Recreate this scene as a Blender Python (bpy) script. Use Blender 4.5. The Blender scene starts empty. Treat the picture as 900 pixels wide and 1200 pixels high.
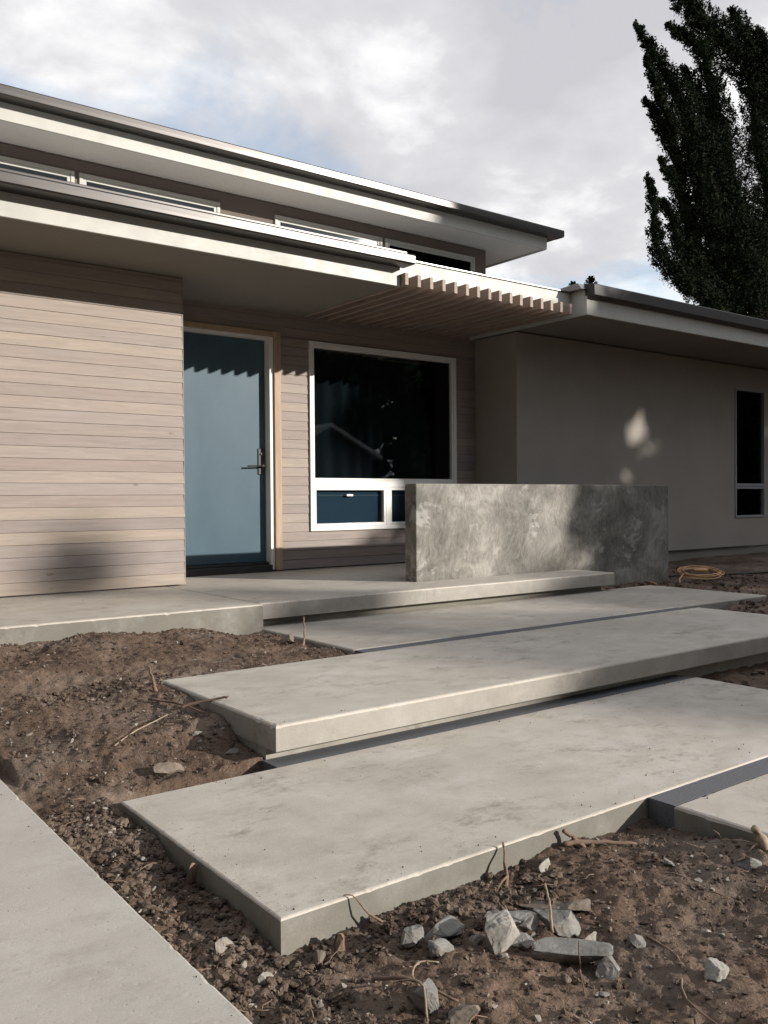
import bpy, bmesh, math, random
import numpy as np
from mathutils import Matrix, Vector
rnd = random.Random(7); rng = np.random.default_rng(11)
scene = bpy.context.scene

# ------------------------------------------------------------------ camera, sky, sun, exposure
cam = bpy.data.cameras.new('camera'); cam_ob = bpy.data.objects.new('camera', cam)
scene.collection.objects.link(cam_ob); scene.camera = cam_ob
cam.sensor_fit = 'VERTICAL'; cam.sensor_height = 36.0; cam.sensor_width = 27.0
cam.lens = 36.0 * 1037.5 / 1200.0; cam.clip_start = 0.05; cam.clip_end = 3000
yaw, pit, rol = math.radians(37.0185), math.radians(-0.8258), math.radians(-0.4337)
CF = Vector((math.sin(yaw)*math.cos(pit), math.cos(yaw)*math.cos(pit), math.sin(pit)))
CR0 = Vector((math.cos(yaw), -math.sin(yaw), 0)); CU0 = CR0.cross(CF)
CR = math.cos(rol)*CR0 + math.sin(rol)*CU0; CU = -math.sin(rol)*CR0 + math.cos(rol)*CU0
CAM = Vector((0, 0, 0.78))
M = Matrix.Identity(4)
for i in range(3): M[i][0], M[i][1], M[i][2], M[i][3] = CR[i], CU[i], -CF[i], CAM[i]
cam_ob.matrix_world = M

SUN_AZ, SUN_EL = math.radians(36.5), math.radians(16.3)       # azimuth from -Y towards +X
SV = Vector((math.sin(SUN_AZ)*math.cos(SUN_EL), -math.cos(SUN_AZ)*math.cos(SUN_EL), math.sin(SUN_EL)))
sun = bpy.data.lights.new('sun', 'SUN'); sun.energy = 4.7; sun.angle = math.radians(0.55); sun.color = (1.0, 0.935, 0.86)
sun_ob = bpy.data.objects.new('sun', sun); scene.collection.objects.link(sun_ob)
sun_ob.rotation_mode = 'QUATERNION'; sun_ob.rotation_quaternion = SV.to_track_quat('Z', 'Y'); sun_ob.location = (20, -28, 14)

world = bpy.data.worlds.new('World'); scene.world = world; world.use_nodes = True
wn = world.node_tree; wn.nodes.clear()
def wnode(t, **kw):
    n = wn.nodes.new(t)
    for k, v in kw.items(): setattr(n, k, v)
    return n
sky = wnode('ShaderNodeTexSky', sky_type='NISHITA', sun_disc=False)
sky.sun_elevation = SUN_EL; sky.sun_rotation = math.pi - SUN_AZ
sky.air_density = 1.0; sky.dust_density = 0.6; sky.ozone_density = 1.5
tc = wnode('ShaderNodeTexCoord'); sep = wnode('ShaderNodeSeparateXYZ'); wn.links.new(tc.outputs['Generated'], sep.inputs[0])
def wmath(op, a, b, clamp=False):
    n = wnode('ShaderNodeMath', operation=op); n.use_clamp = clamp
    for i, v in enumerate((a, b)):
        if hasattr(v, 'links') or hasattr(v, 'node'): wn.links.new(v, n.inputs[i])
        else: n.inputs[i].default_value = v
    return n.outputs[0]
zz = wmath('ADD', wmath('MAXIMUM', sep.outputs[2], 0.0), 0.22)
cmb = wnode('ShaderNodeCombineXYZ')
wn.links.new(wmath('DIVIDE', sep.outputs[0], zz), cmb.inputs[0]); wn.links.new(wmath('DIVIDE', sep.outputs[1], zz), cmb.inputs[1])
cmb.inputs[2].default_value = 3.1
def wnoise(scale, detail, rough, off, dist=0.0):
    mp = wnode('ShaderNodeMapping'); mp.inputs['Location'].default_value = off
    wn.links.new(cmb.outputs[0], mp.inputs[0])
    n = wnode('ShaderNodeTexNoise'); n.inputs['Scale'].default_value = scale; n.inputs['Detail'].default_value = detail
    n.inputs['Roughness'].default_value = rough; n.inputs['Distortion'].default_value = dist
    wn.links.new(mp.outputs[0], n.inputs['Vector']); return n.outputs['Fac']
def wramp(fac, stops):
    r = wnode('ShaderNodeValToRGB'); wn.links.new(fac, r.inputs[0])
    while len(r.color_ramp.elements) < len(stops): r.color_ramp.elements.new(0.5)
    for e, (p, c) in zip(r.color_ramp.elements, stops): e.position = p; e.color = (*c, 1)
    return r.outputs[0]
CO = (6.1, 9.0, 2.0)
cover = wramp(wnoise(1.3, 9, 0.58, CO, 0.3), [(0.35, (0.15, 0.15, 0.15)), (0.51, (1, 1, 1))])
body = wramp(wnoise(1.7, 9, 0.55, (4.4, 5.5, 3.0), 0.2), [(0.40, (5.2, 5.2, 5.5)), (0.51, (6.3, 6.28, 6.5)), (0.60, (9.2, 9.15, 9.15))])
mixn = wnode('ShaderNodeMix', data_type='RGBA'); wn.links.new(cover, mixn.inputs['Factor'])
skyg = wnode('ShaderNodeMix', data_type='RGBA', blend_type='MULTIPLY'); skyg.inputs['Factor'].default_value = 1
wn.links.new(sky.outputs[0], skyg.inputs['A']); skyg.inputs['B'].default_value = (2.0, 2.0, 1.95, 1)
wn.links.new(skyg.outputs['Result'], mixn.inputs['A']); wn.links.new(body, mixn.inputs['B'])
bg = wnode('ShaderNodeBackground'); wn.links.new(mixn.outputs['Result'], bg.inputs[0]); bg.inputs[1].default_value = 0.095
wo = wnode('ShaderNodeOutputWorld'); wn.links.new(bg.outputs[0], wo.inputs[0])

vs = scene.view_settings
vs.view_transform = 'Standard'; vs.look = 'None'; vs.gamma = 1.0; vs.exposure = 0.33; vs.use_curve_mapping = False
scene.render.engine = 'CYCLES'
cy = scene.cycles
cy.max_bounces = 6; cy.diffuse_bounces = 3; cy.glossy_bounces = 3; cy.transmission_bounces = 4; cy.transparent_max_bounces = 6
cy.caustics_reflective = False; cy.caustics_refractive = False; cy.use_adaptive_sampling = True; cy.adaptive_threshold = 0.02

# ------------------------------------------------------------------ helpers
col = scene.collection
def at(px, py, Y):
    """world point on the plane y=Y seen at photo pixel (900x1200)"""
    d = CR*((px-450)/1037.5) + CU*(-(py-600)/1037.5) + CF
    return CAM + d*(Y/d.y)

def tag(o, label=None, cat=None, group=None, kind=None):
    for k, v in (('label', label), ('category', cat), ('group', group), ('kind', kind)):
        if v: o[k] = v
    return o
ORG = {}
def empty(name, loc):
    o = bpy.data.objects.new(name, None); col.objects.link(o); o.location = loc; o.empty_display_size = 0.2
    ORG[o] = Vector(loc); return o
def mesh_obj(name, me, mat, parent=None, origin=None):
    """mesh given in world coordinates; origin moved to the base of its bounding box"""
    n = len(me.vertices); co = np.empty(n*3, np.float32); me.vertices.foreach_get('co', co); co = co.reshape(-1, 3)
    if origin is None:
        lo, hi = co.min(0), co.max(0); origin = Vector(((lo[0]+hi[0])/2, (lo[1]+hi[1])/2, lo[2]))
    co -= np.array(origin, np.float32); me.vertices.foreach_set('co', co.ravel()); me.update()
    o = bpy.data.objects.new(name, me); col.objects.link(o)
    if mat is not None: me.materials.append(mat)
    origin = Vector(origin); ORG[o] = origin
    if parent is not None:
        o.parent = parent; o.location = origin - ORG[parent]
    else: o.location = origin
    return o
class MB:
    def __init__(s): s.v = []; s.f = []
    def box(s, x0, x1, y0, y1, z0, z1):
        b = len(s.v)
        s.v += [(x0,y0,z0),(x1,y0,z0),(x1,y1,z0),(x0,y1,z0),(x0,y0,z1),(x1,y0,z1),(x1,y1,z1),(x0,y1,z1)]
        s.f += [tuple(b+i for i in q) for q in ((0,3,2,1),(4,5,6,7),(0,1,5,4),(1,2,6,5),(2,3,7,6),(3,0,4,7))]
        return s
    def prism_x(s, prof, x0, x1):
        """profile of (y,z) points (counter-clockwise seen from +x) extruded along x"""
        b = len(s.v); n = len(prof)
        s.v += [(x0, y, z) for y, z in prof] + [(x1, y, z) for y, z in prof]
        s.f += [(b+i, b+(i+1) % n, b+n+(i+1) % n, b+n+i) for i in range(n)]
        s.f += [tuple(b+n+i for i in range(n)), tuple(b+i for i in reversed(range(n)))]
        return s
    def tube(s, pts, rad, seg=6, caps=True):
        pts = [Vector(p) for p in pts]; n = len(pts); b = len(s.v)
        rad = rad if hasattr(rad, '__len__') else [rad]*n
        up = Vector((0.13, 0.21, 1)).normalized()
        for i, p in enumerate(pts):
            t = (pts[min(i+1, n-1)]-pts[max(i-1, 0)]).normalized()
            a = t.cross(up)
            if a.length < 1e-3: a = t.cross(Vector((1, 0, 0)))
            a.normalize(); c = a.cross(t)
            for k in range(seg):
                w = 2*math.pi*k/seg; s.v.append(tuple(p + rad[i]*(math.cos(w)*a + math.sin(w)*c)))
        for i in range(n-1):
            for k in range(seg):
                s.f.append((b+i*seg+k, b+i*seg+(k+1) % seg, b+(i+1)*seg+(k+1) % seg, b+(i+1)*seg+k))
        if caps:
            s.f.append(tuple(b+k for k in reversed(range(seg)))); s.f.append(tuple(b+(n-1)*seg+k for k in range(seg)))
        return s
    def build(s, name, mat, parent=None, bevel=0.0, seg=2, smooth=False, origin=None):
        me = bpy.data.meshes.new(name); me.from_pydata([tuple(v) for v in s.v], [], s.f)
        bm = bmesh.new(); bm.from_mesh(me)
        bmesh.ops.recalc_face_normals(bm, faces=bm.faces)
        if bevel > 0:
            es = [e for e in bm.edges if len(e.link_faces) == 2 and e.calc_face_angle(0) > 0.5]
            bmesh.ops.bevel(bm, geom=es, offset=bevel, segments=seg, profile=0.5, affect='EDGES', clamp_overlap=True)
        for f in bm.faces: f.smooth = smooth
        bm.to_mesh(me); bm.free()
        return mesh_obj(name, me, mat, parent, origin)
def raw_mesh(name, v, f, mat, parent=None, smooth=False, origin=None):
    """fast numpy mesh, v (n,3), f (m,3) or (m,4)"""
    me = bpy.data.meshes.new(name); k = f.shape[1]
    me.vertices.add(len(v)); me.vertices.foreach_set('co', np.ascontiguousarray(v, np.float32).ravel())
    me.loops.add(f.size); me.loops.foreach_set('vertex_index', np.ascontiguousarray(f, np.int32).ravel())
    me.polygons.add(len(f)); me.polygons.foreach_set('loop_start', np.arange(0, f.size, k, dtype=np.int32))
    me.polygons.foreach_set('use_smooth', np.full(len(f), smooth)); me.update(calc_edges=True)
    return mesh_obj(name, me, mat, parent, origin)

# numpy gradient noise
PERM = np.random.default_rng(5).permutation(256).astype(np.int64); PERM = np.concatenate([PERM, PERM, PERM])
ANG = np.random.default_rng(6).random(256)*2*np.pi; GX, GY = np.cos(ANG), np.sin(ANG)
def pnoise(x, y):
    xi = np.floor(x).astype(np.int64); yi = np.floor(y).astype(np.int64); xf = x-xi; yf = y-yi
    u = xf**3*(xf*(xf*6-15)+10); w = yf**3*(yf*(yf*6-15)+10)
    def g(ix, iy, dx, dy):
        h = PERM[PERM[ix & 255] + (iy & 255)]; return GX[h]*dx + GY[h]*dy
    a = g(xi, yi, xf, yf); b = g(xi+1, yi, xf-1, yf); c = g(xi, yi+1, xf, yf-1); d = g(xi+1, yi+1, xf-1, yf-1)
    return (a+u*(b-a)) + w*((c+u*(d-c)) - (a+u*(b-a)))
def fbm(x, y, o=4, g=0.5):
    r = 0; a = 1
    for i in range(o): r = r + a*pnoise(x*2**i+17.3*i, y*2**i-9.1*i); a *= g
    return r

# ------------------------------------------------------------------ materials
class NT:
    def __init__(s, name):
        s.m = bpy.data.materials.new(name); s.m.use_nodes = True; s.t = s.m.node_tree
        s.b = s.t.nodes['Principled BSDF']; s.g = s.n('ShaderNodeNewGeometry'); s.pos = s.g.outputs['Position']
    def n(s, t, **kw):
        x = s.t.nodes.new(t)
        for k, v in kw.items(): setattr(x, k, v)
        return x
    def put(s, sock, v):
        if isinstance(v, bpy.types.NodeSocket): s.t.links.new(v, sock)
        elif isinstance(v, tuple) and len(v) == 3 and sock.type == 'RGBA': sock.default_value = (*v, 1)
        else: sock.default_value = v
    def map(s, sc=(1, 1, 1), loc=(0, 0, 0), vec=None):
        m = s.n('ShaderNodeMapping'); s.put(m.inputs[0], vec or s.pos); m.inputs['Scale'].default_value = sc; s.put(m.inputs['Location'], loc); return m.outputs[0]
    def noise(s, scale, detail=4, rough=0.5, vec=None, dist=0.0):
        x = s.n('ShaderNodeTexNoise'); s.put(x.inputs['Vector'], vec or s.pos); x.inputs['Scale'].default_value = scale
        x.inputs['Detail'].default_value = detail; x.inputs['Roughness'].default_value = rough; x.inputs['Distortion'].default_value = dist
        return x.outputs['Fac']
    def ramp(s, fac, stops, interp='LINEAR'):
        r = s.n('ShaderNodeValToRGB'); s.put(r.inputs[0], fac); r.color_ramp.interpolation = interp
        while len(r.color_ramp.elements) < len(stops): r.color_ramp.elements.new(0.5)
        for e, (p, c) in zip(r.color_ramp.elements, stops):
            e.position = p; e.color = (c, c, c, 1) if not hasattr(c, '__len__') else (*c, 1)
        return r.outputs[0]
    def mix(s, a, b, fac=0.5, mode='MIX'):
        x = s.n('ShaderNodeMix', data_type='RGBA', blend_type=mode); s.put(x.inputs['Factor'], fac); s.put(x.inputs['A'], a); s.put(x.inputs['B'], b)
        return x.outputs['Result']
    def math(s, op, a, b=0.0, c=0.0):
        x = s.n('ShaderNodeMath', operation=op); s.put(x.inputs[0], a); s.put(x.inputs[1], b); s.put(x.inputs[2], c); return x.outputs[0]
    def bump(s, h, strength=0.3, dist=0.01, prev=None):
        x = s.n('ShaderNodeBump'); s.put(x.inputs['Height'], h); x.inputs['Strength'].default_value = strength; x.inputs['Distance'].default_value = dist
        if prev is not None: s.put(x.inputs['Normal'], prev)
        return x.outputs[0]
    def fin(s, color, rough=0.8, normal=None, metal=0.0, spec=None):
        s.put(s.b.inputs['Base Color'], color); s.put(s.b.inputs['Roughness'], rough); s.b.inputs['Metallic'].default_value = metal
        if normal is not None: s.put(s.b.inputs['Normal'], normal)
        if spec is not None: s.b.inputs['Specular IOR Level'].default_value = spec
        return s.m
    def rand(s): return s.n('ShaderNodeObjectInfo').outputs['Random']

def concrete(name, lo, hi, stain=(0.16, 0.13, 0.10), amt=0.5, gloss=0.62):
    k = NT(name)
    big = k.noise(1.3, 5, 0.6, dist=0.4); mid = k.noise(6.5, 6, 0.65); fine = k.noise(160, 3, 0.6); pit = k.noise(55, 2, 0.5)
    c = k.ramp(k.math('ADD', k.math('MULTIPLY', big, 0.6), k.math('MULTIPLY', mid, 0.4)), [(0.36, lo), (0.62, hi)])
    c = k.mix(c, (1.0, 0.99, 0.97), k.ramp(k.noise(2.6, 7, 0.7, k.map((1, 1.6, 1), (3, 1, 0))), [(0.50, 0.0), (0.78, 0.16)]))
    clus = k.ramp(k.noise(2.3, 3, 0.6, k.map((1, 1.3, 1), (7, 2, 0))), [(0.42, 0.15), (0.64, 1.0)])
    c = k.mix(c, stain, k.math('MULTIPLY', k.math('MULTIPLY', k.ramp(k.noise(7, 9, 0.78, k.map((1, 1.5, 1), (7, 2, 0))), [(0.50, 0.0), (0.68, 1.0)]), clus), amt))
    c = k.mix(c, (0.09, 0.075, 0.06), k.math('MULTIPLY', k.math('MULTIPLY', k.ramp(k.noise(42, 5, 0.7, k.map((1, 1.4, 1), (1, 9, 0))), [(0.63, 0.0), (0.68, 1.0)]), clus), amt))
    c = k.mix(c, k.ramp(fine, [(0.3, 0.72), (0.7, 1.0)]), 0.5, 'MULTIPLY')
    nrm = k.bump(fine, 0.10, 0.002, k.bump(k.ramp(pit, [(0.28, 0), (0.36, 1)]), 0.25, 0.002, k.bump(mid, 0.2, 0.006)))
    return k.fin(c, k.ramp(mid, [(0.3, gloss-0.08), (0.7, gloss+0.14)]), nrm)
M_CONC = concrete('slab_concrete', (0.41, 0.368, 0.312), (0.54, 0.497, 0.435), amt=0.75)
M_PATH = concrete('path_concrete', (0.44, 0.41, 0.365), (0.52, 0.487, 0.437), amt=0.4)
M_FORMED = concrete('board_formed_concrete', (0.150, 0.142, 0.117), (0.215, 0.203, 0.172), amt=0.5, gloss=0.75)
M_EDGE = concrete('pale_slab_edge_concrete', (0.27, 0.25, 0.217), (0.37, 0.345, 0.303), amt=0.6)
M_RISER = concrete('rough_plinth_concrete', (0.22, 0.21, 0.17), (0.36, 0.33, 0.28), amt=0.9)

def wallmat():
    k = NT('trowelled_concrete')
    wv = k.n('ShaderNodeTexNoise'); k.put(wv.inputs['Vector'], k.pos); wv.inputs['Scale'].default_value = 2.4; wv.inputs['Detail'].default_value = 3
    sc = k.n('ShaderNodeVectorMath', operation='SCALE'); k.put(sc.inputs[0], wv.outputs['Color']); sc.inputs['Scale'].default_value = 0.5
    v = k.n('ShaderNodeVectorMath', operation='ADD'); k.put(v.inputs[0], k.pos); k.put(v.inputs[1], sc.outputs[0])
    mp = k.n('ShaderNodeMapping'); k.put(mp.inputs[0], v.outputs[0]); mp.inputs['Rotation'].default_value = (0, math.radians(38), 0); mp.inputs['Scale'].default_value = (5.5, 1, 1.3)
    streak = k.noise(7.0, 7, 0.68, mp.outputs[0], 0.3)
    big = k.noise(1.9, 8, 0.66, k.map((1, 1, 1.1), (5.3, 0, 2.1)), 0.4)
    f = k.math('ADD', k.math('MULTIPLY', streak, 0.34), k.math('MULTIPLY', big, 0.66))
    c = k.ramp(f, [(0.37, (0.088, 0.082, 0.068)), (0.45, (0.155, 0.146, 0.124)), (0.53, (0.235, 0.222, 0.192)), (0.63, (0.37, 0.355, 0.315))])
    patch = k.ramp(k.noise(2.5, 7, 0.66, k.map((1, 1, 1.4), (2.2, 0, 4.5)), 0.3), [(0.585, 0.0), (0.64, 1.0)])
    c = k.mix(c, (0.43, 0.42, 0.385), k.math('MULTIPLY', patch, 0.65))
    c = k.mix(c, k.ramp(k.noise(120, 3, 0.6), [(0.3, 0.6), (0.7, 1.0)]), 0.6, 'MULTIPLY')
    nrm = k.bump(k.noise(90, 3, 0.6), 0.25, 0.003, k.bump(f, 0.5, 0.02))
    return k.fin(c, 0.75, nrm)
M_WALLC = wallmat()

def woodmat(name, cols, grain=1.0, rough=0.65, axis='x', weather=True):
    k = NT(name); r = k.rand()
    off = k.n('ShaderNodeCombineXYZ'); k.put(off.inputs[0], k.math('MULTIPLY', r, 37.0)); k.put(off.inputs[1], k.math('MULTIPLY', r, 11.0)); k.put(off.inputs[2], k.math('MULTIPLY', r, 53.0))
    sc = {'x': (0.9, 14, 14), 'y': (14, 0.9, 14), 'z': (14, 14, 0.9)}[axis]
    g1 = k.noise(2.2, 6, 0.62, k.map(sc, off.outputs[0]), 0.6); g2 = k.noise(9, 5, 0.6, k.map(sc, off.outputs[0]), 0.2)
    base = k.ramp(r, cols)
    c = k.mix(base, k.ramp(g1, [(0.3, 0.62), (0.7, 1.08)]), 0.75*grain, 'MULTIPLY')
    c = k.mix(c, k.ramp(g2, [(0.35, 0.78), (0.65, 1.0)]), 0.6*grain, 'MULTIPLY')
    if weather:
        w = k.ramp(k.noise(1.6, 5, 0.6, k.map((0.7, 1, 3), off.outputs[0])), [(0.48, 0.0), (0.72, 0.5)])
        c = k.mix(c, (0.27, 0.245, 0.225), w)
        kn = k.ramp(k.noise(5.0, 2, 0.4, k.map((1, 1, 3), off.outputs[0])), [(0.755, 0.0), (0.785, 0.6)])
        c = k.mix(c, (0.12, 0.08, 0.055), kn)
    return k.fin(c, rough, k.bump(g2, 0.12, 0.003, k.bump(g1, 0.10, 0.004)))
CED = [(0.0, (0.315, 0.252, 0.214)), (0.2, (0.268, 0.224, 0.202)), (0.4, (0.355, 0.292, 0.243)), (0.6, (0.285, 0.242, 0.224)), (0.8, (0.375, 0.312, 0.25)), (1.0, (0.295, 0.237, 0.205))]
M_CEDAR = woodmat('cedar_siding', CED, grain=0.7)
M_SLAT = woodmat('cedar_slat', [(0.0, (0.36, 0.275, 0.225)), (1.0, (0.42, 0.33, 0.26))], axis='y')
M_CASE = woodmat('door_casing_cedar', [(0.0, (0.48, 0.34, 0.235)), (1.0, (0.50, 0.36, 0.25))], axis='z', weather=False)
M_BACK = NT('dark_sheathing').fin((0.05, 0.04, 0.035), 0.9)

def stucco(name, c0, c1, s=130, bs=0.35):
    k = NT(name); f = k.noise(s, 3, 0.6); b = k.noise(1.2, 4, 0.55)
    c = k.mix(k.ramp(b, [(0.3, c0), (0.7, c1)]), k.ramp(f, [(0.3, 0.8), (0.7, 1.0)]), 0.5, 'MULTIPLY')
    return k.fin(c, 0.9, k.bump(f, bs, 0.003))
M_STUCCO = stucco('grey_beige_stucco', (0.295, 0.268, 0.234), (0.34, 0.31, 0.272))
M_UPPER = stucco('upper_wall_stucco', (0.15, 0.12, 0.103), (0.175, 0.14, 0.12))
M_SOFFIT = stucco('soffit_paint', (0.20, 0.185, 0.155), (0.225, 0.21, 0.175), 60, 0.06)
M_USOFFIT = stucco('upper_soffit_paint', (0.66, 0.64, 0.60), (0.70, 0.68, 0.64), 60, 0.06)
def paint(name, c, rough=0.45, dirt=0.12):
    k = NT(name); f = k.noise(5, 6, 0.65)
    return k.fin(k.mix(c, tuple(x*0.6 for x in c), k.ramp(f, [(0.45, 0.0), (0.8, dirt*2)])), k.ramp(f, [(0.3, rough-0.06), (0.7, rough+0.1)]), k.bump(k.noise(70, 2, 0.5), 0.05, 0.001))
M_FASCIA = paint('cream_fascia_paint', (0.48, 0.478, 0.44), 0.5)
M_WHITE = paint('white_window_paint', (0.78, 0.77, 0.73), 0.4, 0.06)
M_GREYF = paint('grey_window_paint', (0.27, 0.28, 0.29), 0.45, 0.06)
M_SHADEF = paint('eave_shaded_window_paint', (0.44, 0.44, 0.40), 0.45, 0.06)  # greyed white: eave shade on the clerestory frames put into the colour
M_FOUND = stucco('foundation_concrete', (0.16, 0.15, 0.125), (0.22, 0.205, 0.17))
def metal(name, c, rough):
    k = NT(name); f = k.noise(3, 5, 0.6, k.map((0.5, 6, 6)))
    return k.fin(k.mix(c, tuple(x*0.75 for x in c), f), k.ramp(f, [(0.3, rough-0.04), (0.7, rough+0.08)]), k.bump(k.noise(1.4, 3, 0.5), 0.06, 0.01), 1.0)
M_GUT = metal('bronze_grey_gutter_metal', (0.095, 0.09, 0.087), 0.36)
M_FLASH = metal('flashing_metal', (0.36, 0.355, 0.35), 0.34)
M_DARKGUT = NT('dark_roof_edge').fin((0.035, 0.03, 0.028), 0.55)
M_ROOF = stucco('roof_membrane', (0.52, 0.51, 0.49), (0.58, 0.57, 0.55), 40)
M_BLACK = NT('black_hardware').fin((0.018, 0.016, 0.015), 0.5)
M_STRIP = NT('x').m; bpy.data.materials.remove(M_STRIP)
def stripm():
    k = NT('charcoal_joint_strip'); f = k.noise(90, 3, 0.6)
    return k.fin(k.ramp(f, [(0.3, (0.085, 0.088, 0.098)), (0.7, (0.125, 0.128, 0.14))]), 0.8, k.bump(f, 0.3, 0.002))
M_STRIP = stripm()
def doorm():
    k = NT('blue_door_paint'); f = k.noise(2.0, 5, 0.6, k.map((1.5, 1, 0.8)))
    return k.fin(k.ramp(f, [(0.3, (0.040, 0.082, 0.112)), (0.7, (0.056, 0.104, 0.136))]), 0.5, k.bump(k.noise(220, 2, 0.5), 0.06, 0.001), spec=0.3)
M_DOOR = doorm()
def glassm():
    k = NT('window_glass'); t = k.t; out = [n for n in t.nodes if n.type == 'OUTPUT_MATERIAL'][0]
    fr = k.n('ShaderNodeFresnel'); fr.inputs['IOR'].default_value = 1.55
    tr = k.n('ShaderNodeBsdfTransparent'); tr.inputs[0].default_value = (0.62, 0.70, 0.72, 1)
    gl = k.n('ShaderNodeBsdfGlossy'); gl.inputs['Roughness'].default_value = 0.015
    mx = k.n('ShaderNodeMixShader'); t.links.new(fr.outputs[0], mx.inputs[0]); t.links.new(tr.outputs[0], mx.inputs[1]); t.links.new(gl.outputs[0], mx.inputs[2])
    t.links.new(mx.outputs[0], out.inputs[0]); return k.m
M_GLASS = glassm()
M_CURT = NT('dark_curtain_cloth').fin((0.035, 0.036, 0.042), 0.95)
M_BLIND = NT('blue_grey_blind').fin((0.17, 0.235, 0.34), 0.8)
M_ROOM = NT('dark_room').fin((0.012, 0.012, 0.014), 0.95)  # darkness of the unlit rooms put into the colour

def soilm():
    k = NT('bare_soil')
    a = k.noise(3.2, 6, 0.6); b = k.noise(22, 6, 0.68); c_ = k.noise(110, 5, 0.65)
    col_ = k.ramp(k.math('ADD', k.math('MULTIPLY', a, 0.6), k.math('MULTIPLY', b, 0.4)), [(0.34, (0.075, 0.052, 0.039)), (0.48, (0.145, 0.098, 0.071)), (0.60, (0.215, 0.152, 0.112)), (0.72, (0.30, 0.238, 0.188))])
    col_ = k.mix(col_, k.ramp(c_, [(0.3, 0.55), (0.7, 1.15)]), 0.7, 'MULTIPLY')
    col_ = k.mix(col_, (0.30, 0.262, 0.222), k.ramp(k.noise(1.9, 6, 0.62, k.map((1, 1, 1), (8, 5, 1))), [(0.48, 0.0), (0.68, 0.38)]))
    spk = k.ramp(k.noise(75, 2, 0.5, k.map((1, 1, 1), (3, 3, 3))), [(0.70, 0.0), (0.74, 0.8)])
    col_ = k.mix(col_, (0.36, 0.32, 0.27), spk)
    nrm = k.bump(c_, 0.9, 0.006, k.bump(b, 0.9, 0.025))
    return k.fin(col_, 0.95, nrm, spec=0.2)
M_SOIL = soilm()
def clodm():
    k = NT('soil_clod'); b = k.noise(40, 5, 0.65); c_ = k.noise(9, 3, 0.5)
    return k.fin(k.mix(k.ramp(c_, [(0.35, (0.075, 0.052, 0.039)), (0.65, (0.185, 0.142, 0.110))]), k.ramp(b, [(0.3, 0.55), (0.7, 1.1)]), 0.8, 'MULTIPLY'), 0.95, k.bump(b, 0.8, 0.008), spec=0.2)
M_CLOD = clodm()
def rockm(name, lo, hi):
    k = NT(name); b = k.noise(30, 6, 0.65); r = k.noise(7, 4, 0.6)
    c = k.mix(k.ramp(r, [(0.3, lo), (0.7, hi)]), k.ramp(b, [(0.3, 0.6), (0.7, 1.1)]), 0.7, 'MULTIPLY')
    c = k.mix(c, (0.16, 0.115, 0.085), k.ramp(k.noise(14, 5, 0.7, k.map((1, 1, 1), (4, 4, 1))), [(0.55, 0.0), (0.68, 0.7)]))
    return k.fin(c, 0.9, k.bump(b, 0.7, 0.006))
M_RUB = rockm('broken_concrete', (0.175, 0.168, 0.153), (0.29, 0.28, 0.257))
M_RUBL = rockm('pale_broken_concrete', (0.25, 0.235, 0.21), (0.39, 0.37, 0.33))
M_STONE = rockm('brown_stone', (0.14, 0.11, 0.088), (0.23, 0.19, 0.15))
M_PEB = rockm('pale_pebble', (0.22, 0.195, 0.17), (0.38, 0.345, 0.30))
M_STICK = woodmat('dry_root_bark', [(0.0, (0.16, 0.105, 0.075)), (1.0, (0.26, 0.18, 0.13))], axis='x', weather=False, rough=0.9)
M_STRAW = woodmat('pale_stripped_root', [(0.0, (0.27, 0.20, 0.14)), (1.0, (0.36, 0.28, 0.20))], axis='x', weather=False, rough=0.85)
M_CORD = NT('orange_tan_cord_rubber').fin((0.62, 0.37, 0.19), 0.55)
M_HOSE = NT('black_hose_rubber').fin((0.018, 0.018, 0.02), 0.45)
def leafm(name, lo, hi, s=3.0):
    k = NT(name); f = k.noise(s, 3, 0.6)
    m = k.fin(k.ramp(f, [(0.3, lo), (0.7, hi)]), 0.85, spec=0.05); return m
M_JUN = leafm('juniper_foliage', (0.007, 0.011, 0.006), (0.018, 0.025, 0.013), 4)
M_LEAF = leafm('broad_foliage', (0.03, 0.045, 0.02), (0.06, 0.085, 0.035), 1.2)
M_BARK = NT('bark').fin((0.085, 0.062, 0.048), 0.95)

# ------------------------------------------------------------------ levels (porch top = 0)
ZB, ZA = -0.187, -0.351                                      # two lower slab levels

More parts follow.
